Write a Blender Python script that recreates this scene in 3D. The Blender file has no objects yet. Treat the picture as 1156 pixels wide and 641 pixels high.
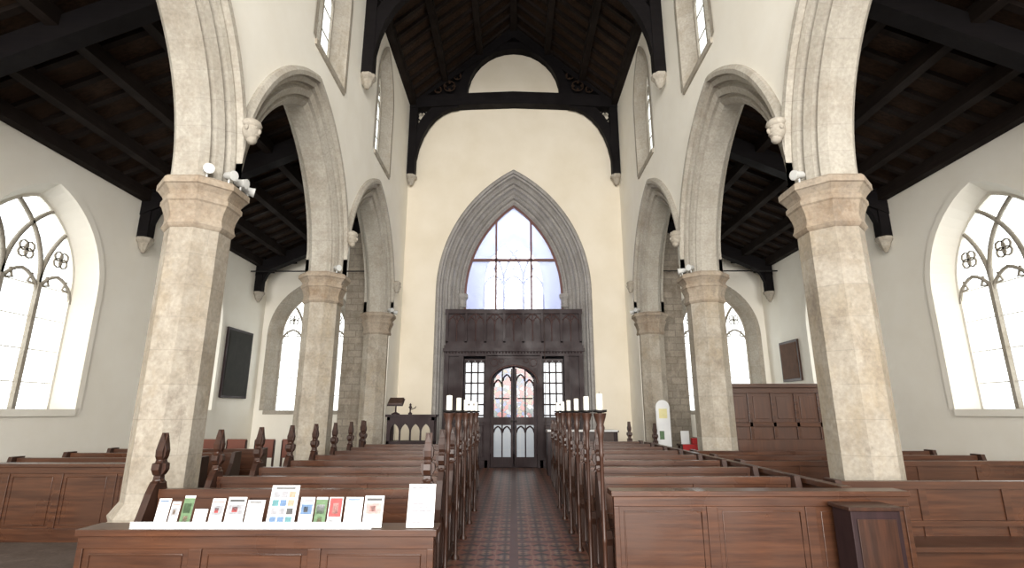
import bpy, math, random
from mathutils import Vector, Matrix
from mathutils.geometry import tessellate_polygon
random.seed(7)
pi=math.pi
scene=bpy.context.scene
# ------------------------------------------------------------------ materials
def newmat(name):
    m=bpy.data.materials.new(name); m.use_nodes=True
    nt=m.node_tree; b=nt.nodes['Principled BSDF']
    return m,nt,b
def N(nt,t,**k):
    n=nt.nodes.new(t)
    for a,v in k.items(): setattr(n,a,v)
    return n
def mixc(nt,fac,a,b,mode='MIX'):
    n=N(nt,'ShaderNodeMix',data_type='RGBA',blend_type=mode)
    for inp,val in ((n.inputs[0],fac),(n.inputs[6],a),(n.inputs[7],b)):
        if hasattr(val,'is_output') or isinstance(val,bpy.types.NodeSocket): nt.links.new(val,inp)
        elif isinstance(val,(tuple,list)): inp.default_value=(*val,1) if len(val)==3 else val
        else: inp.default_value=val
    return n.outputs[2]
def noise(nt,scale,detail=4,vec=None,rough=.55):
    n=N(nt,'ShaderNodeTexNoise'); n.inputs['Scale'].default_value=scale; n.inputs['Detail'].default_value=detail
    n.inputs['Roughness'].default_value=rough
    if vec is not None: nt.links.new(vec,n.inputs['Vector'])
    return n.outputs['Fac']
def ramp(nt,sock,a,b,c=0,d=1):
    n=N(nt,'ShaderNodeMapRange'); n.inputs[1].default_value=a; n.inputs[2].default_value=b
    n.inputs[3].default_value=c; n.inputs[4].default_value=d
    nt.links.new(sock,n.inputs[0]); return n.outputs[0]
def objc(nt): return N(nt,'ShaderNodeTexCoord').outputs['Object']
def mapv(nt,vec,scale=(1,1,1),rot=(0,0,0),loc=(0,0,0)):
    n=N(nt,'ShaderNodeMapping'); n.inputs['Scale'].default_value=scale; n.inputs['Rotation'].default_value=rot; n.inputs['Location'].default_value=loc
    nt.links.new(vec,n.inputs[0]); return n.outputs[0]
def bump(nt,b,h,s=.3,d=.01):
    n=N(nt,'ShaderNodeBump'); n.inputs['Strength'].default_value=s; n.inputs['Distance'].default_value=d
    nt.links.new(h,n.inputs['Height']); nt.links.new(n.outputs[0],b.inputs['Normal'])
def wallvec(nt):
    s=N(nt,'ShaderNodeSeparateXYZ'); nt.links.new(objc(nt),s.inputs[0])
    a=N(nt,'ShaderNodeMath',operation='ADD'); nt.links.new(s.outputs[0],a.inputs[0]); nt.links.new(s.outputs[1],a.inputs[1])
    c=N(nt,'ShaderNodeCombineXYZ'); nt.links.new(a.outputs[0],c.inputs[0]); nt.links.new(s.outputs[2],c.inputs[1])
    return c.outputs[0]
def simple(name,c1,c2=None,rough=.6,scale=3,bs=0,metal=0,spec=.5):
    m,nt,b=newmat(name)
    c2=c2 or tuple(x*.8 for x in c1)
    f=noise(nt,scale,5,objc(nt))
    nt.links.new(mixc(nt,ramp(nt,f,.3,.7),c1,c2),b.inputs['Base Color'])
    b.inputs['Roughness'].default_value=rough; b.inputs['Metallic'].default_value=metal
    b.inputs['Specular IOR Level'].default_value=spec
    if bs: bump(nt,b,noise(nt,scale*8,3,objc(nt)),bs,.01)
    return m
PLASTER=simple('cream_plaster',(.87,.835,.75),(.82,.775,.68),.9,1.1,.25)
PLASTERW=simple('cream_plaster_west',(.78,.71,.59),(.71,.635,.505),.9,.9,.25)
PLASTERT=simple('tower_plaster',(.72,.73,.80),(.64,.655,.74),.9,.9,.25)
def stone(name,c1,c2,stain,bw=.5,bh=.3,uv=False,mort=.006,mf=.8,st=(.45,.72),off=.5,ochre=0):
    m,nt,b=newmat(name)
    oc=objc(nt)
    vec=N(nt,'ShaderNodeTexCoord').outputs['UV'] if uv else wallvec(nt)
    br=N(nt,'ShaderNodeTexBrick'); nt.links.new(vec,br.inputs['Vector']); br.offset=off
    br.inputs['Scale'].default_value=1; br.inputs['Brick Width'].default_value=bw; br.inputs['Row Height'].default_value=bh
    br.inputs['Mortar Size'].default_value=mort; br.inputs['Mortar Smooth'].default_value=.5
    br.inputs['Color1'].default_value=(*c1,1); br.inputs['Color2'].default_value=(*c2,1)
    br.inputs['Mortar'].default_value=(*[x*mf for x in c1],1)
    f=noise(nt,1.7,6,oc,.7)
    c=mixc(nt,ramp(nt,f,st[0],st[1]),br.outputs['Color'],stain)
    f3=noise(nt,4.5,5,mapv(nt,oc,(1,1,.6)),.7)
    c=mixc(nt,ramp(nt,f3,.52,.72,0,.6),c,tuple(min(.8,x*1.25) for x in c1))
    if ochre:
        f4=noise(nt,1.1,5,mapv(nt,oc,(1,1,.55),(0,0,0),(4,7,2)),.75)
        c=mixc(nt,ramp(nt,f4,.50,.66,0,ochre),c,(.40,.315,.205))
        f5=noise(nt,2.6,6,mapv(nt,oc,(1,1,.7),(0,0,0),(9,1,5)),.75)
        c=mixc(nt,ramp(nt,f5,.54,.66,0,.65),c,(.24,.20,.16))
    g=noise(nt,24,4,oc)
    c=mixc(nt,.3,c,ramp(nt,g,.2,.75),'MULTIPLY')
    nt.links.new(c,b.inputs['Base Color']); b.inputs['Roughness'].default_value=.92; b.inputs['Specular IOR Level'].default_value=.2
    bump(nt,b,g,.4,.01)
    return m
STONE=stone('limestone_ashlar',(.44,.395,.33),(.38,.335,.27),(.29,.24,.18),2.3,.38,False,.006,.76,(.45,.72),.5,.5)
STONEW=stone('limestone_dressings',(.44,.40,.34),(.40,.36,.30),(.34,.29,.22),1.7,.5)
STONEA=stone('limestone_voussoirs',(.46,.425,.365),(.42,.385,.325),(.35,.305,.245),.42,5.0,True)
STONEG=stone('grey_limestone',(.37,.35,.33),(.33,.31,.295),(.27,.25,.23),.45,5.0,True)
CAPST=stone('capital_stone',(.40,.335,.26),(.36,.30,.235),(.26,.185,.125),3,3,False,.006,.8,(.45,.72),.5,.4)
RUBBLE=stone('rubble_stone',(.36,.31,.25),(.27,.235,.19),(.20,.16,.12),.42,.2,False,.02,.65)
def wood(name,c1,c2,rough=.35,along='x',spec=.5):
    m,nt,b=newmat(name)
    sc={'x':(1.5,26,26),'y':(26,1.5,26),'z':(26,26,1.5)}[along]
    f=noise(nt,1,7,mapv(nt,objc(nt),sc),.65)
    g=noise(nt,1.5,3,objc(nt))
    c=mixc(nt,ramp(nt,f,.35,.62),c1,c2)
    c=mixc(nt,ramp(nt,g,.35,.7,0,.7),c,tuple(x*.55 for x in c1))
    nt.links.new(c,b.inputs['Base Color']); 
    nt.links.new(ramp(nt,g,.3,.7,rough*.8,rough*1.3),b.inputs['Roughness'])
    b.inputs['Specular IOR Level'].default_value=spec
    bump(nt,b,f,.15,.004)
    return m
PEW=wood('pew_oak',(.098,.038,.018),(.040,.015,.008),.30,'x')
PEWZ=wood('pew_oak_upright',(.058,.023,.013),(.026,.011,.007),.38,'z',.4)
PANEL=wood('panel_oak',(.10,.040,.020),(.055,.022,.012),.38,'z')
DARKW=wood('dark_screen_oak',(.034,.016,.017),(.017,.008,.009),.5,'z',.25)
TRAC=wood('screen_tracery_oak',(.085,.042,.038),(.05,.025,.023),.5,'z',.25)
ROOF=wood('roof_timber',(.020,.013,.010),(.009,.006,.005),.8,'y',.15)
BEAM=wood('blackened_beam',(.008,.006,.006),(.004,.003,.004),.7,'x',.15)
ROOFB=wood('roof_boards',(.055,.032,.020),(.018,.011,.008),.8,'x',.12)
IRON=simple('black_iron',(.02,.018,.018),None,.5,10,0,.6)
WHITE=simple('white_enamel',(.6,.6,.58),(.55,.55,.53),.35,3)
CANDLE=simple('candle_wax',(.85,.82,.72),(.8,.76,.65),.5,3)
PAPER=simple('white_paper',(.72,.72,.71),(.66,.66,.66),.6,4)
RED=simple('red_fabric',(.5,.03,.03),None,.8,6)
ORANGE=simple('russet_leather',(.16,.048,.028),None,.45,4)
YEL=simple('pale_yellow_card',(.75,.68,.35),None,.6,4)
BRONZE=simple('dark_slate_board',(.022,.022,.018),(.035,.032,.027),.7,5,0,0,.15)
BOARD=simple('brown_board',(.12,.06,.035),(.085,.042,.025),.7,5,0,0,.2)
FR=simple('window_frame_brown',(.15,.06,.05),None,.6,5)
def inks(name,c): return simple(name,c,tuple(x*.6 for x in c),.6,40)
INKS=[inks('ink_red',(.40,.05,.05)),inks('ink_blue',(.10,.18,.32)),inks('ink_green',(.10,.18,.08)),inks('ink_grey',(.30,.30,.32)),inks('ink_tan',(.38,.27,.19)),inks('ink_black',(.06,.06,.06)),inks('ink_teal',(.08,.22,.24)),inks('ink_pink',(.50,.27,.25))]
def glass_mat(name,col,strength,gw=.13,gh=.19,lead=.12):
    m,nt,b=newmat(name)
    br=N(nt,'ShaderNodeTexBrick'); nt.links.new(wallvec(nt),br.inputs['Vector'])
    br.offset=0
    br.inputs['Scale'].default_value=1; br.inputs['Brick Width'].default_value=gw; br.inputs['Row Height'].default_value=gh
    br.inputs['Mortar Size'].default_value=.006
    br.inputs['Color1'].default_value=(*col,1); br.inputs['Color2'].default_value=(*[x*.86 for x in col],1)
    br.inputs['Mortar'].default_value=(lead,lead,lead,1)
    b.inputs['Base Color'].default_value=(.3,.32,.33,1); b.inputs['Roughness'].default_value=.2
    nt.links.new(br.outputs['Color'],b.inputs['Emission Color']); b.inputs['Emission Strength'].default_value=strength  # panes glow by themselves, emission stands in for daylight coming through
    return m
GLASS=glass_mat('leaded_daylight_glass',(.93,.98,.97),2.6,.13,.19,.3)
GLASSC=glass_mat('clerestory_glass',(.90,.95,.93),1.6,.11,.14,.15)
GLASST=glass_mat('tower_window_glass',(.88,.93,1.0),7,.2,.25,.4)
GLASSP=glass_mat('screen_pane_glass',(.70,.74,.82),.70,.5,.5,.3)
GLASSL=glass_mat('door_lower_glass',(.16,.22,.32),.28,.5,.5,.3)
def stained():
    m,nt,b=newmat('stained_glass')
    v=N(nt,'ShaderNodeTexVoronoi'); v.inputs['Scale'].default_value=9; nt.links.new(objc(nt),v.inputs['Vector'])
    s=N(nt,'ShaderNodeSeparateColor'); nt.links.new(v.outputs['Color'],s.inputs[0])
    r=N(nt,'ShaderNodeValToRGB'); nt.links.new(s.outputs[0],r.inputs[0]); r.color_ramp.interpolation='CONSTANT'
    cols=[(.60,.04,.04),(.75,.78,.85),(.10,.20,.60),(.5,.5,.55),(.40,.28,.08),(.12,.14,.22),(.04,.12,.11)]
    el=r.color_ramp.elements
    el[0].color=(*cols[0],1); el[0].position=0; el[1].color=(*cols[1],1); el[1].position=.30
    for i,c in enumerate(cols[2:]):
        e=el.new(.42+.09*i); e.color=(*c,1)
    v2=N(nt,'ShaderNodeTexVoronoi',feature='DISTANCE_TO_EDGE'); v2.inputs['Scale'].default_value=9; nt.links.new(objc(nt),v2.inputs['Vector'])
    c=mixc(nt,ramp(nt,v2.outputs['Distance'],0.02,.06),(.02,.02,.02),r.outputs[0])
    nt.links.new(c,b.inputs['Emission Color']); b.inputs['Emission Strength'].default_value=.6  # coloured cells emit, standing in for light passing through the glass
    b.inputs['Base Color'].default_value=(.05,.05,.06,1); b.inputs['Roughness'].default_value=.15
    return m
STAIN=stained()
def hazeglass():
    m,nt,b=newmat('gallery_glass')
    out=nt.nodes['Material Output']; 
    t=N(nt,'ShaderNodeBsdfTransparent'); e=N(nt,'ShaderNodeBsdfTranslucent'); e.inputs[0].default_value=(.80,.84,1,1)  # bluish translucent share puts a haze of light into the pane
    mx=N(nt,'ShaderNodeMixShader'); mx.inputs[0].default_value=.35
    nt.links.new(t.outputs[0],mx.inputs[1]); nt.links.new(e.outputs[0],mx.inputs[2])
    nt.links.new(mx.outputs[0],out.inputs[0]); return m
HAZE=hazeglass()
def acrylic():
    m,nt,b=newmat('clear_acrylic')
    b.inputs['Base Color'].default_value=(.9,.93,.95,1); b.inputs['Alpha'].default_value=.22; b.inputs['Roughness'].default_value=.1
    return m
ACR=acrylic()
def tiles():
    m,nt,b=newmat('encaustic_tiles')
    oc=objc(nt)
    def chk(scale,a,bb,rot,off=(0,0,0)):
        mp=N(nt,'ShaderNodeMapping'); mp.inputs['Rotation'].default_value=(0,0,rot); mp.inputs['Location'].default_value=off
        nt.links.new(oc,mp.inputs[0])
        c=N(nt,'ShaderNodeTexChecker'); c.inputs['Scale'].default_value=scale
        c.inputs[1].default_value=(*a,1); c.inputs[2].default_value=(*bb,1); nt.links.new(mp.outputs[0],c.inputs[0]); return c
    base=chk(1/.15,(.20,.072,.047),(.026,.018,.018),pi/4,(0,0,.03))
    small=chk(1/.05,(.0,.0,.0),(1,1,1),pi/4,(0,0,.02))
    cream=chk(1/.212,(0,0,0),(1,1,1),0,(.0,0,.03))
    f=N(nt,'ShaderNodeMath',operation='MULTIPLY'); nt.links.new(small.outputs['Fac'],f.inputs[0]); nt.links.new(cream.outputs['Fac'],f.inputs[1])
    f2=N(nt,'ShaderNodeMath',operation='MULTIPLY'); nt.links.new(f.outputs[0],f2.inputs[0]); f2.inputs[1].default_value=.5
    c=mixc(nt,f2.outputs[0],base.outputs[0],(.30,.20,.13))
    w=N(nt,'ShaderNodeTexBrick'); w.offset=0; nt.links.new(oc,w.inputs['Vector']); w.inputs['Scale'].default_value=1
    w.inputs['Brick Width'].default_value=1.55; w.inputs['Row Height'].default_value=1.8; w.inputs['Mortar Size'].default_value=.05; w.inputs['Mortar Smooth'].default_value=0
    c=mixc(nt,w.outputs['Fac'],c,(.07,.03,.025))
    g=noise(nt,3,4,oc); c=mixc(nt,ramp(nt,g,.3,.8,0,.4),c,(.12,.065,.05))
    nt.links.new(c,b.inputs['Base Color']); b.inputs['Roughness'].default_value=.38
    return m
TILE=tiles()
FLOORS=stone('floor_flags',(.16,.12,.10),(.12,.09,.075),(.09,.065,.05),.6,.6)
# ------------------------------------------------------------------ mesh builder
class MB:
    def __init__(s,name,mats): s.name=name; s.mats=mats if isinstance(mats,list) else [mats]; s.v=[]; s.f=[]; s.m=[]; s.uv={}; s.sm=[]
    def add(s,vs,fs,m=0,smooth=False,uvs=None):
        o=len(s.v); s.v+= [tuple(v) for v in vs]
        for f in fs:
            s.f.append([o+i for i in f]); s.m.append(m); s.sm.append(smooth)
            if uvs: s.uv[len(s.f)-1]=[uvs[i] for i in f]
    def box(s,x0,x1,y0,y1,z0,z1,m=0,M=None):
        vs=[(x,y,z) for z in (z0,z1) for y in (y0,y1) for x in (x0,x1)]
        if M: vs=[M(*v) for v in vs]
        s.add(vs,[(0,2,3,1),(4,5,7,6),(0,1,5,4),(2,6,7,3),(0,4,6,2),(1,3,7,5)],m)
    def slab(s,outer,holes,n0,n1,M,m=0):
        loops=[outer]+holes; flat=[p for l in loops for p in l]
        tris=tessellate_polygon([[Vector((p[0],p[1],0)) for p in l] for l in loops])
        n=len(flat); vs=[M(p[0],n0,p[1]) for p in flat]+[M(p[0],n1,p[1]) for p in flat]
        fs=[tuple(t) for t in tris]+[tuple(i+n for i in reversed(t)) for t in tris]
        o=0
        for l in loops:
            k=len(l)
            for i in range(k): a=o+i; b=o+(i+1)%k; fs.append((a,b,b+n,a+n))
            o+=k
        s.add(vs,fs,m)
    def tube(s,pts,r,n=6,m=0,cap=True,smooth=True):
        pts=[Vector(p) for p in pts]; rs=r if isinstance(r,(list,tuple)) else [r]*len(pts)
        vs=[];fs=[]; up=None
        for i,p in enumerate(pts):
            t=(pts[min(i+1,len(pts)-1)]-pts[max(i-1,0)]).normalized()
            if up is None:
                up=Vector((0,0,1)) if abs(t.z)<.9 else Vector((1,0,0))
            a=(up-t*up.dot(t)).normalized(); b=t.cross(a); up=a
            for k in range(n):
                an=2*pi*(k+.5)/n; vs.append(p+(a*math.cos(an)+b*math.sin(an))*rs[i])
        for i in range(len(pts)-1):
            for k in range(n): fs.append((i*n+k,i*n+(k+1)%n,(i+1)*n+(k+1)%n,(i+1)*n+k))
        s.add(vs,fs,m,smooth)
        if cap: s.add(vs[:n],[tuple(reversed(range(n)))],m); s.add(vs[-n:],[tuple(range(n))],m)
    def lathe(s,c,prof,n=12,m=0,smooth=True,rot=0,M=None):
        vs=[];fs=[]
        for r,z in prof:
            for k in range(n):
                a=2*pi*k/n+rot; p=(r*math.cos(a),r*math.sin(a),z)
                if M: p=M(*p)
                vs.append((c[0]+p[0],c[1]+p[1],c[2]+p[2]))
        for i in range(len(prof)-1):
            for k in range(n): fs.append((i*n+k,i*n+(k+1)%n,(i+1)*n+(k+1)%n,(i+1)*n+k))
        s.add(vs,fs,m,smooth)
        s.add(vs[:n],[tuple(reversed(range(n)))],m); s.add(vs[-n:],[tuple(range(n))],m)
    def ball(s,c,r,m=0,n=10,k=7):
        if not isinstance(r,(tuple,list)): r=(r,r,r)
        prof=[(max(.001,math.sin(pi*i/k)),-math.cos(pi*i/k)) for i in range(k+1)]
        s.lathe(c,prof,n,m,True,0,lambda x,y,z:(x*r[0],y*r[1],z*r[2]))
    def build(s,bevel=0,parent=None):
        me=bpy.data.meshes.new(s.name); me.from_pydata(s.v,[],s.f); me.update()
        for mt in s.mats: me.materials.append(mt)
        me.polygons.foreach_set('material_index',s.m); me.polygons.foreach_set('use_smooth',s.sm)
        if s.uv:
            ul=me.uv_layers.new(name='UVMap')
            for fi,u in s.uv.items():
                for li,uvv in zip(me.polygons[fi].loop_indices,u): ul.data[li].uv=uvv
        import bmesh
        bm=bmesh.new(); bm.from_mesh(me); bmesh.ops.recalc_face_normals(bm,faces=bm.faces); bm.to_mesh(me); bm.free()
        o=bpy.data.objects.new(s.name,me); scene.collection.objects.link(o)
        if bevel:
            b=o.modifiers.new('bevel','BEVEL'); b.width=bevel; b.segments=2; b.limit_method='ANGLE'; b.angle_limit=.6
        if parent: o.parent=parent
        return o
def arch(a,h,d=0,n=14):
    R=(a*a+h*h)/(2*a); off=R-a; R2=R+d; hh=math.sqrt(max(1e-6,R2*R2-off*off)); t=math.atan2(hh,-off) if off!=0 else pi/2
    left=[]
    for i in range(n+1):
        th=pi-(pi-t)*i/n
        left.append((off+R2*math.cos(th),R2*math.sin(th)))
    return left+[(-x,z) for x,z in reversed(left[:-1])]
def arch_outline(cx,spring,a,h,d=0,bottom=None,n=14):
    p=[(cx+x,spring+z) for x,z in arch(a,h,d,n)]
    if bottom is not None: p=[(cx-a-d,bottom)]+p+[(cx+a+d,bottom)]
    return p
def molding(mb,cx,spring,a,h,prof,M,m=0,clamp=None,bottom=None,n=16,smooth=False):
    rows=[]
    for d,w in prof:
        p=arch_outline(cx,spring,a,h,d,bottom,n)
        if clamp is not None: p=[(min(max(x,cx-clamp),cx+clamp),z) for x,z in p]
        rows.append((p,w))
    mid=arch_outline(cx,spring,a,h,prof[0][0],bottom,n); L=[0]
    for i in range(1,len(mid)): L.append(L[-1]+math.hypot(mid[i][0]-mid[i-1][0],mid[i][1]-mid[i-1][1]))
    k=len(mid); vs=[];uv=[]; V=0
    for j,(p,w) in enumerate(rows):
        if j: V+=math.hypot(prof[j][0]-prof[j-1][0],prof[j][1]-prof[j-1][1])
        for i,(x,z) in enumerate(p): vs.append(M(x,w,z)); uv.append((L[i],V))
    fs=[(j*k+i,j*k+i+1,(j+1)*k+i+1,(j+1)*k+i) for j in range(len(rows)-1) for i in range(k-1)]
    mb.add(vs,fs,m,smooth,uv)
XN=3.6; TH=.7; YW=16.5; XA=8.0; Y0=-2.6
YC=[1.8,6.2,10.6,15.0]; BAYS=[-.4,4.0,8.4,12.8]
SPR=4.36; AA=1.77; AH=2.60; WT=12.1
CLW=[(8.95,8.2),(13.05,8.2),(4.7,8.2),(0.4,8.2)]; CLH=2.0; CLP=1.25
def window(name,M,cx,sill,spring,a,h,lights,gl,rev=.3,splay=.22,surround=STONEW,trac=.03):
    mb=MB(name,[surround,gl,STONEW])
    molding(mb,cx,spring,a,h,[(splay+.13,-.02),(splay,-.02),(splay-.02,.02),(.02,rev),(-.03,rev),(-.03,rev+.08)],M,0,None,sill,12)
    mb.slab([(cx-a-splay,sill-.12),(cx+a+splay,sill-.12),(cx+a+splay,sill),(cx-a-splay,sill)],[],-.04,rev+.1,M,0)
    mb.slab(arch_outline(cx,spring,a,h,0,sill,12),[],rev+.05,rev+.07,M,1)
    w=2*a/lights
    R=(a*a+h*h)/(2*a)
    for i in range(1,lights):
        x=cx-a+w*i
        mb.box(x-trac,x+trac,rev-.03,rev+.08,sill,spring,2,M)
        for sg in (1,-1):
            pts=[]
            for k in range(30):
                t=k*.06; px=x+sg*(R-R*math.cos(t)); pz=R*math.sin(t)
                if math.hypot(px-(cx-a+R),pz)>R*1.0 and px<cx: break
                if math.hypot(px-(cx+a-R),pz)>R*1.0 and px>=cx: break
                pts.append(M(px,rev+.02,spring+pz))
            if len(pts)>1: mb.tube(pts,trac*1.1,5,2)
    for i in range(lights):
        c=cx-a+w*(i+.5)
        p=[M(c+x,rev+.02,spring-.25+z) for x,z in arch(w/2,w*.62,0,6)]
        mb.tube(p,trac*.9,5,2)
        for sg in (-1,1):
            mb.tube([M(c+sg*w*.47,rev+.02,spring-.05),M(c+sg*w*.2,rev+.02,spring-.02),M(c+sg*w*.30,rev+.02,spring+.14)],trac*.6,4,2)
        if lights>1:
            zc=spring+w*.72
            for q in range(4):
                an=q*pi/2+pi/4; rr=w*.12
                ring=[M(c+math.cos(an)*rr+rr*math.cos(t*pi/4),rev+.02,zc+math.sin(an)*rr+rr*math.sin(t*pi/4)) for t in range(9)]
                if abs(c-cx)<a*.7: mb.tube(ring,trac*.5,4,2)
    z=sill+.45
    while z<spring:
        mb.box(cx-a,cx+a,rev+.02,rev+.04,z-.008,z+.008,0,M); z+=.55
    return mb.build()
# ------------------------------------------------------------------ floor
mb=MB('floor',FLOORS); mb.box(-XA-.3,XA+.3,Y0-.5,22.2,-.2,0); mb.build()
mb=MB('tile_aisle_floor',TILE); mb.box(-.80,.95,Y0,12.6,-.05,.006); mb.box(-3.5,3.5,12.6,16.2,-.05,.006); mb.build()
# ------------------------------------------------------------------ arcades
def side(sg): return lambda s,n,z:(sg*(XN+n),s,z)
APROF=[(0,.0),(0,.15),(.08,.225),(.09,.18),(.12,.155),(.155,.19),(.16,.25),(.26,.30),(.27,.24),(.31,.21),(.35,.25),(.36,.325),(.42,.352),(.45,.352),(.46,.43),(.53,.44),(.59,.40),(.60,.34)]
for sg,nm in ((-1,'left'),(1,'right')):
    M=side(sg)
    pts=[]
    for b in BAYS: pts+= arch_outline(b,SPR,AA,AH,.43)
    q=[]
    for p in pts:
        if not q or math.hypot(p[0]-q[-1][0],p[1]-q[-1][1])>1e-3: q.append(p)
    q+= [(15.0,0),(YW,0),(YW,WT),(Y0,WT)]
    holes=[arch_outline(c,z+CLH,.60,CLP,.2,z,8) for c,z in CLW]
    mb=MB('wall_nave_'+nm,PLASTER); mb.slab(q,holes,0,TH,M); mb.build()
    MC=lambda s,w,z,sg=sg:(sg*(XN+TH/2-w),s,z)
    for b in BAYS:
        mb=MB('stone_arch',STONEA)
        full=[(d,w) for d,w in reversed(APROF)]+[(d,-w) for d,w in APROF[1:]]
        molding(mb,b,SPR,AA,AH,full,MC,0,2.199,None,22)
        mb.build()
    for c,z in CLW:
        window('window_clerestory',M,c,z,z+CLH,.60,CLP,2,GLASSC,.28,.2,STONEW,.03)
    for y in YC:
        c=(sg*(XN+TH/2),y,0)
        mb=MB('stone_column',[STONE,CAPST])
        r0=.365; o8=pi/8
        prof=[(.54,0),(.54,.28),(.50,.34),(.50,.42),(.44,.46),(.46,.52),(.42,.58),(r0,.66),(r0,SPR-.58)]
        mb.lathe(c,prof,8,0,False,o8)
        cp=[(.37,SPR-.62),(.39,SPR-.60),(.41,SPR-.57),(.395,SPR-.53),(.385,SPR-.48),(.40,SPR-.40),(.435,SPR-.31),(.455,SPR-.29),(.455,SPR-.24),(.43,SPR-.21),(.45,SPR-.17),(.50,SPR-.11),(.52,SPR-.10),(.52,SPR-.03),(.49,SPR)]
        mb.lathe(c,cp,8,1,False,o8)
        mb.build()
        hc=(sg*(XN-.14),y,SPR+.83)
        mb=MB('carved_head_stop',STONEW)
        mb.ball(hc,(.11,.115,.15),0,14,10)
        mb.ball((hc[0],hc[1],hc[2]+.09),(.13,.135,.085),0,12,6)
        mb.ball((hc[0]-sg*.02,hc[1],hc[2]-.12),(.07,.07,.07),0)
        mb.ball((hc[0]-sg*.11,hc[1],hc[2]-.01),(.028,.02,.04),0,8,6)
        mb.ball((hc[0]-sg*.09,hc[1],hc[2]-.065),(.028,.045,.013),0,8,4)
        for e in (-1,1):
            mb.ball((hc[0],hc[1]+e*.12,hc[2]),(.028,.02,.04),0,8,5)
            mb.ball((hc[0]-sg*.09,hc[1]+e*.045,hc[2]+.025),(.023,.027,.013),0,8,4)
        mb.build()
# ------------------------------------------------------------------ west wall with tower arch
TS=5.4; TA=1.66; THH=3.25
RZ=lambda x: 15.3-(15.3-WT)*abs(x)/XN
MWs=lambda s,n,z:(s,YW+n,z)
mb=MB('wall_west',PLASTERW)
out=[(-XN-.7,0),(-TA-.7,0)]+arch_outline(0,TS,TA,THH,.7)+[(TA+.7,0),(XN+.7,0),(XN+.7,WT),(XN,WT),(0,15.3),(-XN,WT),(-XN-.7,WT)]
mb.slab(out,[],0,1.0,MWs); mb.build()
mb=MB('tower_arch',STONEG)
TP=[(0,1.05),(0,.62),(.05,.56),(.09,.60),(.14,.60),(.17,.50),(.22,.44),(.27,.47),(.30,.40),(.36,.34),(.40,.24),(.44,.27),(.49,.25),(.52,.15),(.57,.11),(.60,.14),(.64,.10),(.67,.0),(.72,-.01),(.735,-.09),(.80,-.10),(.86,-.05),(.86,.01)]
molding(mb,0,TS,TA,THH,TP,MWs,0,None,0,22)
for sg in (-1,1):
    mb.lathe((sg*(TA+.06),YW+.62,0),[(.13,TS-.42),(.15,TS-.36),(.12,TS-.32),(.13,TS-.18),(.20,TS-.08),(.20,TS+.03)],8,0,False,pi/8)
mb.build()
MG=lambda s,n,z:(s,YW+.7+n,z)
mb=MB('gallery_glazing',[DARKW,HAZE,FR])
mb.slab(arch_outline(0,TS,TA,THH,0,4.8),[],0,.01,MG,1)
molding(mb,0,TS,TA,THH,[(0,-.04),(-.07,-.04),(-.07,.05),(0,.05)],MG,2,None,4.75,18)
for x in (-.60,.60):
    zt=TS+next(z for xx,z in arch(TA,THH,0,40) if xx>=-abs(x))
    mb.box(x-.03,x+.03,-.05,.05,4.8,zt,2,MG)
mb.box(-TA,TA,-.05,.05,6.60,6.69,2,MG); mb.box(-TA,TA,-.06,.06,4.74,4.86,2,MG)
mb.build()
mb=MB('wall_tower',PLASTERT)
mb.slab([(-2.9,0),(2.9,0),(2.9,11),(-2.9,11)],[arch_outline(0,7.0,1.25,1.9,.25,4.4)],21.5,22,lambda s,n,z:(s,n,z))
mb.box(-3.1,-2.9,17.5,22,0,11); mb.box(2.9,3.1,17.5,22,0,11); mb.box(-3.1,3.1,17.5,22,11,11.2)
mb.build()
window('window_tower',lambda s,n,z:(s,21.5+n,z),0,4.4,7.0,1.25,1.9,3,GLASST,.2,.25,PLASTERT,.045)
mb=MB('tower_gallery_floor',DARKW); mb.box(-2.9,2.9,17.55,21.5,3.5,3.6); mb.build()
# ------------------------------------------------------------------ tower screen and doors
YS=16.25
P3=lambda s,n,z:(s,n,z)
mb=MB('oak_tower_screen',[DARKW,GLASSP,TRAC])
def sb(x0,x1,z0,z1,y0=0,y1=.1,m=0): mb.box(x0,x1,YS+y0,YS+y1,z0,z1,m)
HW=2.13
sb(-HW,HW,3.7,4.68,.06,.16)
sb(-HW-.03,HW+.03,4.62,4.76,-.03,.18); sb(-HW,HW,3.62,3.74,-.02,.18)
sb(-HW-.06,HW+.06,3.42,3.52,-.10,.18); sb(-HW-.02,HW+.02,3.28,3.42,-.04,.18); sb(-HW-.03,HW+.03,3.52,3.62,-.05,.18)
for i in range(44): mb.ball((-HW+.05+i*(2*HW-.1)/43,YS-.06,3.39),.028,0,6,4)
npn=7
for i in range(npn+1):
    x=-HW+.04+i*(2*HW-.08)/npn; sb(x-.04,x+.04,3.7,4.66,-.02,.1,0)
for i in range(npn):
    w=(2*HW-.08)/npn; c=-HW+.04+w*(i+.5)
    for q in (-1,1):
        cc=c+q*w/4-q*.01
        p=[(cc+x,YS+.04,4.30+z) for x,z in arch(w*.21,w*.36,0,6)]
        mb.tube(p,.018,5,2); 
    mb.tube([(c,YS+.04,3.74),(c,YS+.04,4.62)],.018,5,2)
    p=[(c+x,YS+.03,4.30+z) for x,z in arch(w*.42,w*.52,0,6)]; mb.tube(p,.02,5,2)
for x in (-HW+.05,-1.62,-.80,.80,1.62,HW-.05): sb(x-.07,x+.07,0,3.3,-.03,.12)
sb(-HW,-.78,1.30,1.45,-.02,.12); sb(.78,HW,1.30,1.45,-.02,.12)
sb(-HW,-.78,0,.22,-.03,.12); sb(.78,HW,0,.22,-.03,.12)
sb(-HW,-.8,.2,1.35,.05,.09); sb(.8,HW,.2,1.35,.05,.09)
sb(-HW,-1.6,1.4,3.3,.05,.09); sb(1.6,HW,1.4,3.3,.05,.09)
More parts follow.
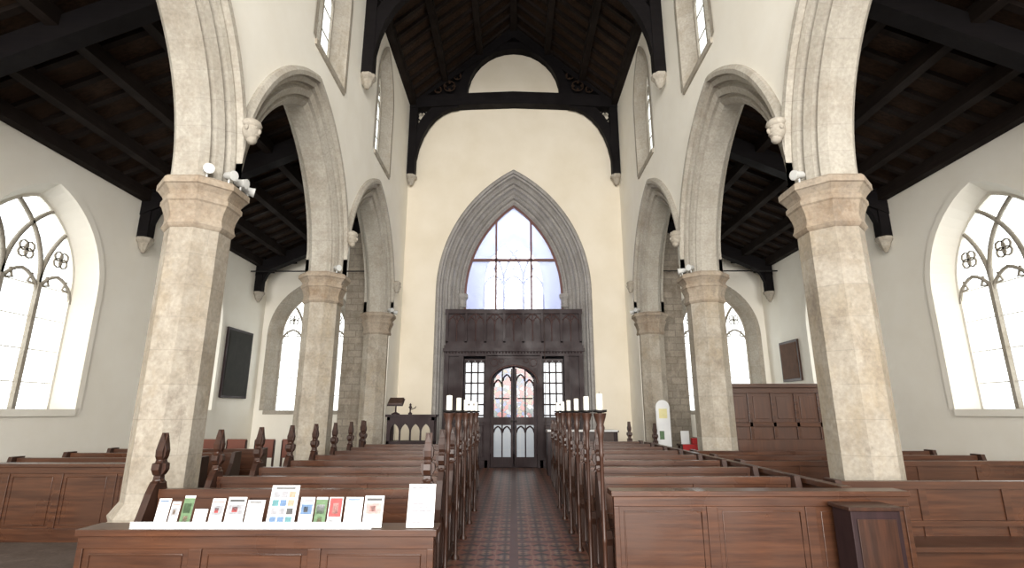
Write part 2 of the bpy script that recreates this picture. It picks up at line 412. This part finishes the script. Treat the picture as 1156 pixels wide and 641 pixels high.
for sg in (-1,1):
    for a,b in ((.93,1.2),(1.24,1.5)):
        x0,x1=sorted((sg*a,sg*b)); 
        for (z0,z1) in ((.3,1.2),):
            mb.tube([(x0,YS+.03,z0),(x1,YS+.03,z0),(x1,YS+.03,z1),(x0,YS+.03,z1),(x0,YS+.03,z0)],.014,4,0)
    x0,x1=sorted((sg*.90,sg*1.50))
    sb(x0,x1,1.45,3.2,.05,.06,1)
    for k in range(4): 
        xx=x0+(x1-x0)*k/3; sb(xx-.022,xx+.022,1.45,3.2,.02,.09)
    for k in range(6):
        zz=1.5+1.6*k/5; sb(x0,x1,zz-.022,zz+.022,.02,.09)
    for k in range(3):
        c=x0+(x1-x0)*(k+.5)/3; mb.slab([(c-.1,3.2),(c-.1,3.02)]+[(c+x*.9,3.02+z*.9) for x,z in arch(.09,.13,0,5)]+[(c+.1,3.02),(c+.1,3.2)],[],YS+.03,YS+.08,P3,0)
DA=.70; DS=2.45; DH=.72
mb.slab([(-.80,0),(-DA,0)]+[(x,DS+z*.72) for x,z in arch(DA,DH,0,10)]+[(DA,0),(.80,0),(.80,3.3),(-.80,3.3)],[],YS-.0,YS+.1,P3,0)
p=[(x,YS-.02,DS+z*.72) for x,z in arch(DA,DH,.03,10)]; mb.tube(p,.03,6,2)
for sg in (-1,1):
    for (cx,cz,r) in ((.60,3.08,.11),(.38,3.14,.07)):
        mb.tube([(sg*cx+r*math.cos(t*pi/6),YS-.01,cz+r*math.sin(t*pi/6)) for t in range(13)],.012,4,2)
sb(-.82,.82,3.2,3.3,-.04,.1)
mb.build()
for sg,nmi in ((-1,'door_1'),(1,'door_2')):
    mb=MB(nmi,[DARKW,STAIN,GLASSL,BRONZE])
    def db(a,b,z0,z1,y0=.03,y1=.08,m=0):
        x0,x1=sorted((sg*a,sg*b)); mb.box(x0,x1,YS+y0,YS+y1,z0,z1,m)
    db(.02,.09,.02,2.9); db(.60,.69,.02,2.62); db(.09,.6,.02,.3); db(.09,.6,1.22,1.45); 
    db(.33,.37,.3,1.22); db(.33,.37,1.45,2.85)
    db(.05,.62,.3,1.22,.06,.065,2)
    poly=[(sg*x,z) for x,z in ((.05,1.45),(.65,1.45),(.65,2.5),(.5,2.72),(.3,2.88),(.05,2.94))]
    mb.slab(poly,[],YS+.055,YS+.06,P3,1)
    for c in (.21,.48):
        top=2.52 if c<.3 else 2.36
        mb.tube([(sg*(c+x),YS+.04,top+z) for x,z in arch(.125,.2,0,6)],.026,5,0)
        mb.tube([(sg*(c+x),YS+.04,1.0+z) for x,z in arch(.125,.18,0,6)],.026,5,0)
    mb.box(*sorted((sg*.12,sg*.58)),YS+.04,YS+.06,1.98,2.02,0)
    mb.ball((sg*.06,YS+.0,1.33),.03,3,8,6)
    mb.build()
# ------------------------------------------------------------------ aisles
RA=lambda x:6.2+.45*(XA-abs(x))
for sg,nm in ((-1,'left'),(1,'right')):
    Mw=lambda s,n,z,sg=sg:(sg*s,YW+n,z)
    xi=XN+TH
    mb=MB('wall_aisle_west_'+nm,PLASTER)
    mb.slab([(xi-.02,0),(XA+.3,0),(XA+.3,6.0),(XA,6.25),(xi-.02,7.95)],[arch_outline(6.45,4.0,1.05,1.42,.2,1.65,12)],0,.5,Mw); mb.build()
    window('window_aisle_west',Mw,6.45,1.65,4.0,1.05,1.42,3,GLASS,.28,.2,STONEW,.035)
    Ms=lambda s,n,z,sg=sg:(sg*(XA+n),s,z)
    cs=[12.9,8.5,4.2,-.1]
    mb=MB('wall_aisle_outer_'+nm,PLASTER)
    mb.slab([(Y0,0),(YW+.5,0),(YW+.5,6.25),(Y0,6.25)],[arch_outline(c,3.8,1.05,1.5,.2,1.65,10) for c in cs],0,.6,Ms); mb.build()
    for c in cs: window('window_aisle_side',Ms,c,1.65,3.8,1.05,1.5,3,GLASS,.3,.2,PLASTER,.035)
    mb=MB('tower_buttress_'+nm,RUBBLE)
    x0,x1=sorted((sg*xi,sg*5.15)); mb.box(x0,x1,15.7,YW,0,7.3); mb.box(*sorted((sg*xi,sg*5.25)),15.62,YW,0,.9); mb.build()
    mb=MB('aisle_roof_'+nm,[ROOFB,ROOF])
    Mr=lambda s,n,z,sg=sg:(sg*s,n,z)
    mb.slab([(xi-.05,RA(xi)+.05),(XA+.3,RA(XA)-.1),(XA+.3,RA(XA)+.1),(xi-.05,RA(xi)+.2)],[],Y0,YW,Mr,0)
    y=Y0+.3
    while y<YW:
        mb.slab([(xi,RA(xi)-.06),(XA,RA(XA)-.06),(XA,RA(XA)+.03),(xi,RA(xi)+.03)],[],y-.05,y+.05,Mr,1); y+=.48
    for x in (4.5,5.4,6.3,7.2,7.9):
        mb.slab([(x-.09,RA(x)-.24),(x+.09,RA(x)-.24),(x+.09,RA(x)),(x-.09,RA(x))],[],Y0,YW-.02,Mr,1)
    mb.build()
    for y in (15.75,10.6,6.2,1.8):
        mb=MB('aisle_roof_truss',[BEAM,STONEW])
        mb.slab([(xi,RA(xi)-.5),(XA,RA(XA)-.5),(XA,RA(XA)-.1),(xi,RA(xi)-.1)],[],y-.13,y+.13,Mr,0)
        mb.slab([(XA-.22,5.2),(XA,5.2),(XA,6.3),(XA-.22,6.3)],[],y-.11,y+.11,Mr,0)
        br=[(XA-.2,5.25)]+[(XA-.2-.95*(1-math.cos(t*pi/12)),5.25+1.0*math.sin(t*pi/12)) for t in range(1,7)]
        mb.slab(br+[(XA-1.2,6.45),(XA-.05,6.2),(XA-.05,5.25)],[],y-.07,y+.07,Mr,0)
        mb.lathe((sg*(XA-.12),y,0),[(.03,4.88),(.09,4.98),(.12,5.08),(.17,5.14),(.17,5.2)],8,1,False,pi/8)
        mb.build()
    mb=MB('iron_tie_rod',IRON); mb.tube([(sg*4.3,15.3,5.75),(sg*7.98,15.3,5.75)],.02,6); mb.build()
mb=MB('memorial_board',[BRONZE,DARKW]); mb.box(-7.99,-7.93,14.42,15.82,1.98,3.92,1); mb.box(-7.95,-7.915,14.49,15.75,2.05,3.85,0); mb.build(.008)
mb=MB('wooden_plaque',[BOARD,PEWZ]); mb.box(7.93,7.99,14.65,15.65,2.45,3.6,1); mb.box(7.915,7.95,14.71,15.59,2.52,3.53,0); mb.build(.008)
# ------------------------------------------------------------------ nave roof
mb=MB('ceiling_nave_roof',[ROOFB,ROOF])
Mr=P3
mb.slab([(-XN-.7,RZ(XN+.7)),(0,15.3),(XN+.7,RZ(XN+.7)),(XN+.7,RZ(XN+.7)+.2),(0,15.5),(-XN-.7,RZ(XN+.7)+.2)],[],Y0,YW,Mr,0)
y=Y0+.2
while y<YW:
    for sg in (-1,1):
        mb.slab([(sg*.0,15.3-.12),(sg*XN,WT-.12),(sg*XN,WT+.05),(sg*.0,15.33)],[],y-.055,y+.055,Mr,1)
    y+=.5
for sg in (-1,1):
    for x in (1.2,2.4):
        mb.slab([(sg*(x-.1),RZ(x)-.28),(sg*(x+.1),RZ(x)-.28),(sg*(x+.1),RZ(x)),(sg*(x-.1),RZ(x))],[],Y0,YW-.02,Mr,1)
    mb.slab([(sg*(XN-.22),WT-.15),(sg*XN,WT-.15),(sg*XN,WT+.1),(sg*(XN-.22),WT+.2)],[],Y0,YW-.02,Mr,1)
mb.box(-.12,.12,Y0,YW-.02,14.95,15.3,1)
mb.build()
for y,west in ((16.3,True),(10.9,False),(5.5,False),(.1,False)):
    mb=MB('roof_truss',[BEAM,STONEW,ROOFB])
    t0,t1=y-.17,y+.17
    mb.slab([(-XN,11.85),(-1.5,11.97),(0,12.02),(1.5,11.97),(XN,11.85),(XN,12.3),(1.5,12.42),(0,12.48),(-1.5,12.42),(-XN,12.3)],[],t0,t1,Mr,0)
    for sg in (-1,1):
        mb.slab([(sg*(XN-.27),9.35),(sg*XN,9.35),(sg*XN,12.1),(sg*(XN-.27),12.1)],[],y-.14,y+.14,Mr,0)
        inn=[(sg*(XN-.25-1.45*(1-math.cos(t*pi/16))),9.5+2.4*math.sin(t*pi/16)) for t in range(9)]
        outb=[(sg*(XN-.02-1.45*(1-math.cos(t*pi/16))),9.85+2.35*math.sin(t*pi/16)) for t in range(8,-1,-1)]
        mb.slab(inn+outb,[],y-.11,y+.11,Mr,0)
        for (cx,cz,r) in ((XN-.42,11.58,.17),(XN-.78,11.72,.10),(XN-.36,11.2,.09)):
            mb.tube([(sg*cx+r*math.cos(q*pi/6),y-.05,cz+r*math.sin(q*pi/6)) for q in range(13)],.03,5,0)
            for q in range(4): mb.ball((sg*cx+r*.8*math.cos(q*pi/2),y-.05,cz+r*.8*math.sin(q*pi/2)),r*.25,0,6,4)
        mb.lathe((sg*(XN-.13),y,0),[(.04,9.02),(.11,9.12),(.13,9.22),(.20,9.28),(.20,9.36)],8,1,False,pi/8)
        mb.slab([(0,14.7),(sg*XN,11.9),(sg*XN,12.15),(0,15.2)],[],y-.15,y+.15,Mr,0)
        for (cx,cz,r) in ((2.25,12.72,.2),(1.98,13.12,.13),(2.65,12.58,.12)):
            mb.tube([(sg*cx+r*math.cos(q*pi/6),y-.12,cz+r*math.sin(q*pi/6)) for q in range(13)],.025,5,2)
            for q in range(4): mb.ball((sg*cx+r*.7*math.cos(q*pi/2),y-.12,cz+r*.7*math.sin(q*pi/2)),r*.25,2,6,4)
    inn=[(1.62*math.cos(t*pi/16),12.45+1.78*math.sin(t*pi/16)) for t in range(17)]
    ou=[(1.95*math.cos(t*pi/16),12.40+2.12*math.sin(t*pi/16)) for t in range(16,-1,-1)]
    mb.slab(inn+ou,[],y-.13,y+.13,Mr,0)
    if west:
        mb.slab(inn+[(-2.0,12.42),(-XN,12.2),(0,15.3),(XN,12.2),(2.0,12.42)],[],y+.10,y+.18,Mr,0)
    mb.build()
# ------------------------------------------------------------------ pews
def poly_end():
    L=[(-.48,0),(-.48,.40),(-.50,.46),(-.46,.52),(-.38,.52),(-.30,.57),(-.22,.66),(-.16,.80),(-.115,.92),(-.07,1.0),(-.035,1.02),(-.03,1.06),(-.05,1.07),(-.075,1.11),(-.07,1.16),(-.04,1.17),(-.03,1.19),(-.05,1.22),(-.055,1.27),(-.035,1.33),(0,1.42)]
    R=[(.035,1.33),(.055,1.27),(.05,1.22),(.03,1.19),(.04,1.17),(.07,1.16),(.075,1.11),(.05,1.07),(.03,1.06),(.035,1.02),(.07,1.0),(.10,.92),(.12,0)]
    return L+R
FLEUR=[p for p in poly_end() if p[1]>=1.0]
def bench_end(mb,x,r,out,finial=True):
    P=poly_end() if finial else [(-.48,0),(-.48,.42),(-.40,.52),(-.25,.6),(-.14,.8),(-.10,.97),(.10,.97),(.12,0)]
    mb.slab([(r+a,b) for a,b in P],[],x-.03,x+.03,lambda s,n,z:(n,s,z),1)
    if finial:
        mb.slab([(x+a*.85,b) for a,b in FLEUR],[],r-.03,r+.03,P3,1)
        mb.ball((x,r,1.02),(.05,.05,.025),1,8,5); mb.ball((x,r,1.185),(.038,.038,.022),1,8,5)
    xo=x+out*.035
    mb.tube([(xo,r+a,.12+b) for a,b in ((-.36,0),(-.36,.28))]+[(xo,r-.18+u,.40+w) for u,w in arch(.18,.2,0,5)]+[(xo,r+0,.12),(xo,r-.36,.12)],.012,4,1)
def pew(x0,x1,r,finials=(True,True),name='church_pew'):
    mb=MB(name,[PEW,PEWZ])
    bench_end(mb,x0+.035,r,-1,finials[0]); bench_end(mb,x1-.035,r,1,finials[1])
    a,b=x0+.07,x1-.07
    mb.box(a,b,r-.01,r+.02,.10,.88)
    mb.box(a,b,r-.035,r+.045,.88,.95)
    mb.box(a,b,r-.44,r-.01,.42,.46)
    mb.box(a,b,r-.05,r-.01,.55,.60)
    mb.slab([(r+.02,.80),(r+.20,.77),(r+.20,.79),(r+.02,.825)],[],a,b,lambda s,n,z:(n,s,z),0)
    n=max(2,int((b-a)/.7))
    for i in range(n+1):
        x=a+(b-a)*i/n; mb.box(max(a,x-.035),min(b,x+.035),r-.025,r-.0,.46,.88,0)
    mb.box(a,b,r-.36,r-.33,.08,.42)
    return mb.build(.006)
def frontal(x0,x1,y,name='pew_frontal',H=.945,foot=.16):
    mb=MB(name,[PEW,PEWZ])
    T=H-.045
    mb.box(x0,x1,y-.02,y+.02,.0,T)
    mb.box(x0-.02,x1+.02,y-.05,y+foot,T,H)
    mb.box(x0,x1,y-.035,y,T-.08,T); mb.box(x0,x1,y-.035,y,0,.16)
    n=max(2,round((x1-x0)/.72))
    for i in range(n+1):
        x=x0+(x1-x0)*i/n; mb.box(max(x0,x-.045),min(x1,x+.045),y-.035,y,.16,T-.08)
    for i in range(n):
        a=x0+(x1-x0)*i/n+.09; b=x0+(x1-x0)*(i+1)/n-.09
        mb.tube([(a,y-.022,.20),(b,y-.022,.20),(b,y-.022,T-.12),(a,y-.022,T-.12),(a,y-.022,.20)],.010,4,0,False)
    return mb.build(.005)
RX0,RX1=.85,2.92; LX0,LX1=-3.15,-.72
rows=[5.75+.95*i for i in range(8)]
frontal(RX0,3.35,4.80)
for r in rows: pew(RX0,RX1,r,(True,False))
for i in range(8): pew(LX0,LX1,4.85+.92*i)
mb=MB('pew_end_partition',[PEW]); mb.box(2.97,3.01,5.0,12.3,0,.90); mb.box(2.94,3.04,5.0,12.35,.90,.95); mb.build(.006)
for r in (5.40,7.55,8.5,9.45): pew(3.06,7.2,r,(False,False))
for r in (8.0,8.95,9.9): pew(-7.3,-4.5,r,(False,False))
frontal(-7.3,-4.5,7.2)
LY=4.0; LZ=.80
frontal(-3.05,-.56,LY,'pew_frontal_book_rest',LZ,.20)
mb=MB('oak_panelled_screen',[PANEL,PEW])
mb.box(4.40,7.4,11.25,11.30,0,2.10); mb.box(4.38,7.42,11.20,11.34,2.10,2.18,1)
mb.box(4.40,7.4,11.21,11.26,1.30,1.40,1); mb.box(4.40,7.4,11.21,11.26,1.98,2.08,1); mb.box(4.40,7.4,11.21,11.26,.0,.2,1)
for i in range(7):
    x=4.44+i*.485; mb.box(x-.035,x+.035,11.21,11.26,.2,2.0,1)
for i in range(6):
    a=4.50+i*.485; 
    mb.box(a+.03,a+.33,11.23,11.26,1.46,1.92,0)
mb.box(4.40,7.4,11.02,11.2,1.02,1.06,1); mb.box(4.40,7.4,11.0,11.04,0,1.06,0)
mb.build(.006)
# ------------------------------------------------------------------ candle stands
def candle_stand(x,y):
    mb=MB('candle_stand',[PEWZ,IRON,CANDLE])
    c=(x,y,0)
    mb.lathe(c,[(.045,.006),(.045,.03),(.022,.06),(.018,.5),(.025,.52),(.018,.54),(.017,1.2),(.026,1.22),(.019,1.25),(.022,1.38),(.042,1.46),(.032,1.49),(.055,1.56),(.06,1.59)],10,0)
    mb.lathe(c,[(.015,1.59),(.064,1.60),(.068,1.62),(.03,1.615)],12,1)
    mb.lathe(c,[(.030,1.615),(.030,1.76),(.024,1.765),(.004,1.76)],12,2)
    mb.tube([(x,y,1.76),(x,y,1.78)],.003,4,1)
    mb.build()
for y in (4.92,5.82,6.75,7.70,8.65,9.6): candle_stand(.785,y)
for y in (5.45,6.40,7.35,8.3,9.3): candle_stand(-.655,y)
# ------------------------------------------------------------------ leaflets
mb=MB('acrylic_leaflet_rack',[ACR])
mb.box(-2.70,-1.0,LY-.04,LY-.034,LZ+.001,LZ+.05); mb.box(-2.70,-1.0,LY-.04,LY+.12,LZ+.001,LZ+.005)
mb.build()
def leaflet(u0,u1,h,kind):
    Yp=LY; k=Yp/(1.083*590)
    x0=(u0-580)*k; x1=(u1-580)*k; w=x1-x0
    mb=MB('leaflet',[PAPER]+INKS)
    tilt=math.radians(14); z0=LZ+.006
    def M(s,n,z): return (s,Yp+math.sin(tilt)*z+n,z0+math.cos(tilt)*z)
    mb.box(x0,x1,0,.002,0,h,0,M)
    def r(a,b,c,d,m): mb.box(x0+w*a,x0+w*b,-.0012,0,h*c,h*d,m,M)
    R=random.Random(int(u0))
    if kind=='grid':
        for i in range(3):
            for j in range(4): r(.10+.28*i,.10+.28*i+.23,.10+.2*j,.10+.2*j+.15,R.choice([1,2,4,5,4,7,6]))
        r(.15,.85,.91,.95,6)
    elif kind=='photo':
        r(.0,1,.0,.92,R.choice([2,3,7])); r(.1,.8,.45,.75,R.choice([4,5,3])); r(.3,.7,.1,.35,R.choice([1,5]))
    elif kind=='head':
        r(.1,.9,.84,.92,R.choice([2,4,8,6])); r(.1,.9,.42,.76,R.choice([4,5,8,4,2])); r(.3,.6,.5,.68,R.choice([1,6,5]))
        for j in range(4): r(.12,.85,.08+.07*j,.105+.07*j,4)
    elif kind=='text':
        for j in range(9): r(.12,.6+.3*R.random(),.10+.085*j,.135+.085*j,4)
        r(.12,.8,.89,.94,R.choice([4,6,2]))
    elif kind=='red':
        r(.06,.94,.35,.97,1); r(.3,.7,.45,.8,8); r(.1,.9,.1,.25,4)
    mb.build()
for a in [(170,184,.19,'text'),(186,196,.17,'head'),(199,211,.21,'photo'),(214,229,.12,'text'),(232,247,.19,'head'),(250,271,.20,'head'),(273,293,.18,'text'),(298,330,.28,'grid'),(334,350,.20,'head'),(352,365,.20,'photo'),(367,383,.20,'red'),(386,406,.20,'text'),(408,430,.21,'head'),(458,489,.29,'text')]: leaflet(*a)
# ------------------------------------------------------------------ west end furniture
mb=MB('gothic_desk',[DARKW,PEWZ])
x0,x1,y0,y1=-3.15,-1.98,13.4,13.9
mb.box(x0-.04,x1+.04,y0-.04,y1+.04,1.48,1.54); mb.box(x0,x1,y0,y1,1.40,1.48)
mb.box(x0,x1,y0,y1,.82,.90); mb.box(x0,x1,y0,y1,0,.12)
mb.box(x0+.03,x1-.03,y0+.04,y1-.04,.1,.84,1)
for a in (x0,x1-.07):
    for b in (y0,y1-.07): mb.box(a,a+.07,b,b+.07,0,1.48)
w=(x1-x0-.14)/4
for i in range(4):
    c=x0+.07+w*(i+.5)
    mb.slab([(c-w/2,1.40),(c-w/2,.9),(c-w/2+.02,.9),(c-w/2+.02,1.12)]+[(c+x,1.12+z) for x,z in arch(w/2-.02,w*.75,0,6)]+[(c+w/2-.02,1.12),(c+w/2-.02,.9),(c+w/2,.9),(c+w/2,1.40)],[],y0,y0+.04,P3,0)
mb.build(.004)
mb=MB('book_stand',[DARKW,PEWZ])
mb.lathe((-3.0,13.65,0),[(.11,1.54),(.11,1.56),(.02,1.60),(.02,1.78)],10,0)
Mb=lambda s,n,z:(-3.0+s,13.65+n*.8,1.84+n*.5+z)
mb.box(-.2,.2,-.16,.16,-.015,.01,0,Mb); mb.box(-.18,.18,-.14,.14,.01,.05,1,Mb); mb.build()
mb=MB('brass_figure',[DARKW]); mb.lathe((-2.62,13.6,0),[(.05,1.54),(.05,1.57),(.015,1.6),(.02,1.68),(.05,1.72),(.02,1.75),(.03,1.78),(.005,1.82)],10,0)
mb.tube([(-2.62,13.6,1.66),(-2.5,13.6,1.70),(-2.48,13.6,1.74)],.012,6); mb.build()
mb=MB('side_table',[PEWZ,PAPER,DARKW])
mb.box(.85,2.75,14.2,14.8,1.08,1.13); mb.box(.88,2.72,14.18,14.82,1.13,1.14,1); mb.box(.88,2.72,14.175,14.19,1.10,1.14,1)
mb.box(.90,2.70,14.25,14.75,.15,1.08,0)
for x in (.88,1.75,2.62): mb.box(x,x+.1,14.22,14.78,0,1.08,2)
mb.build(.004)
mb=MB('display_banner',[PAPER,YEL,IRON,INKS[2]])
bx=3.68
mb.slab([(bx-.17,.75)]+[(bx+x,1.72+z) for x,z in arch(.17,.17,0,6)]+[(bx+.17,.75)],[],13.3,13.32,P3,0)
mb.box(bx-.1,bx+.1,13.29,13.30,1.45,1.68,1); mb.box(bx-.11,bx+.0,13.29,13.30,.95,1.15,3)
mb.box(bx-.02,bx+.02,13.32,13.35,.02,1.6,2); mb.box(bx-.21,bx+.21,13.2,13.45,0,.03,2); mb.build()
mb=MB('flower_table',[PEWZ,RED,PAPER])
mb.box(4.05,4.65,13.2,13.6,.80,.84); 
for x in (4.07,4.58):
    for y in (13.22,13.53): mb.box(x,x+.05,y,y+.05,0,.8)
mb.box(4.08,4.6,13.19,13.2,.7,.84,1); mb.box(4.10,4.3,13.35,13.37,.84,1.15,2); mb.box(4.36,4.54,13.3,13.44,.84,.98,1); mb.build()
def finial_post(x,y,h):
    mb=MB('bench_finial_post',[PEWZ])
    mb.slab([(x+a*.9,h-1.38+b) for a,b in FLEUR],[],y-.035,y+.035,P3,0)
    mb.slab([(y+a*.9,h-1.38+b) for a,b in FLEUR],[],x-.035,x+.035,lambda s,n,z:(n,s,z),0)
    mb.box(x-.06,x+.06,y-.03,y+.03,0,h-.36); mb.build()
for x,y,h in ((2.85,13.4,1.33),(3.35,12.9,1.3),(-3.35,12.0,1.38)): finial_post(x,y,h)
def chair(x,y):
    mb=MB('leather_chair',[PEWZ,ORANGE])
    for sx in (-.2,.2):
        mb.box(x+sx-.02,x+sx+.02,y+.18,y+.22,0,1.02); mb.box(x+sx-.02,x+sx+.02,y-.22,y-.18,0,.45)
    mb.box(x-.22,x+.22,y-.22,y+.22,.43,.48,1); mb.box(x-.21,x+.21,y+.18,y+.22,.66,1.04,1)
    mb.box(x-.2,x+.2,y-.2,y-.18,.2,.24); mb.build(.008)
for x in (-6.5,-5.9,-5.3,-4.72): chair(x,11.4)
mb=MB('hymn_book_cabinet',[DARKW,PEWZ]); mb.box(2.66,3.05,4.45,4.70,0,.84); mb.box(2.64,3.07,4.43,4.72,.84,.87,1); mb.box(2.70,3.01,4.44,4.45,.1,.78,1); mb.build(.005)
def spotlamp(x,y,z,dx,dy):
    mb=MB('spotlight_lamp',[WHITE,IRON]); d=Vector((dx,dy,-.15)).normalized(); c=Vector((x,y,z+.10))
    mb.tube([(x,y,z),(x,y,z+.07)],.013,6,0)
    mb.tube([c-d*.08,c-d*.05,c+d*.05,c+d*.08],[.03,.048,.056,.064],12,0)
    mb.tube([c+d*.078,c+d*.083],[.05,.05],12,0); mb.build()
for x,y,dx,dy in ((-3.70,5.80,.6,-.7),(-3.53,5.98,1,-.4),(-3.50,6.20,1,-.1),(-3.53,6.44,1,.6),(-3.60,10.25,.8,-.6),(-3.55,14.75,.8,-.5),(-3.50,15.1,1,.3),
    (3.53,5.98,-1,-.3),(3.60,10.25,-.8,-.6),(3.50,10.5,-1,.2),(3.55,14.75,-.8,-.5),(3.50,15.1,-1,.3)):
    spotlamp(x,y,SPR-.01,dx,dy)
mb=MB('bell_rope',[PEWZ]); mb.tube([(.95,16.1,0.006),(.95,16.1,5.2)],.008,5); mb.build()
# ------------------------------------------------------------------ lights
def area(name,loc,rot,sx,sy,e,col=(1,1,1)):
    l=bpy.data.lights.new(name,'AREA'); l.shape='RECTANGLE'; l.size=sx; l.size_y=sy; l.energy=e; l.color=col
    o=bpy.data.objects.new(name,l); o.location=loc; o.rotation_euler=rot; scene.collection.objects.link(o)
area('east_fill_light',(0,-12,6),(pi/2,0,0),17,10,8800,(1,.97,.92))  # added unseen area lamp floating outside the open east end, fills the interior
area('tower_fill_light',(0,19.5,10.8),(0,0,0),4,3,230,(.78,.83,1))  # added lamp under the tower ceiling, lights walls and hazy pane from behind
w=bpy.data.worlds.new('World'); scene.world=w; w.use_nodes=True
w.node_tree.nodes['Background'].inputs[0].default_value=(1,.98,.95,1); w.node_tree.nodes['Background'].inputs[1].default_value=1.2
scene.view_settings.view_transform='Standard'; scene.view_settings.look='None'; scene.view_settings.exposure=0.1
# ------------------------------------------------------------------ camera
cd=bpy.data.cameras.new('camera'); co=bpy.data.objects.new('camera',cd); scene.collection.objects.link(co)
cd.sensor_width=36; cd.lens=590/1156*36; cd.clip_start=.05
co.location=(0,0,1.6); co.rotation_euler=(math.radians(90+13.76),0,math.radians(.19))
scene.camera=co
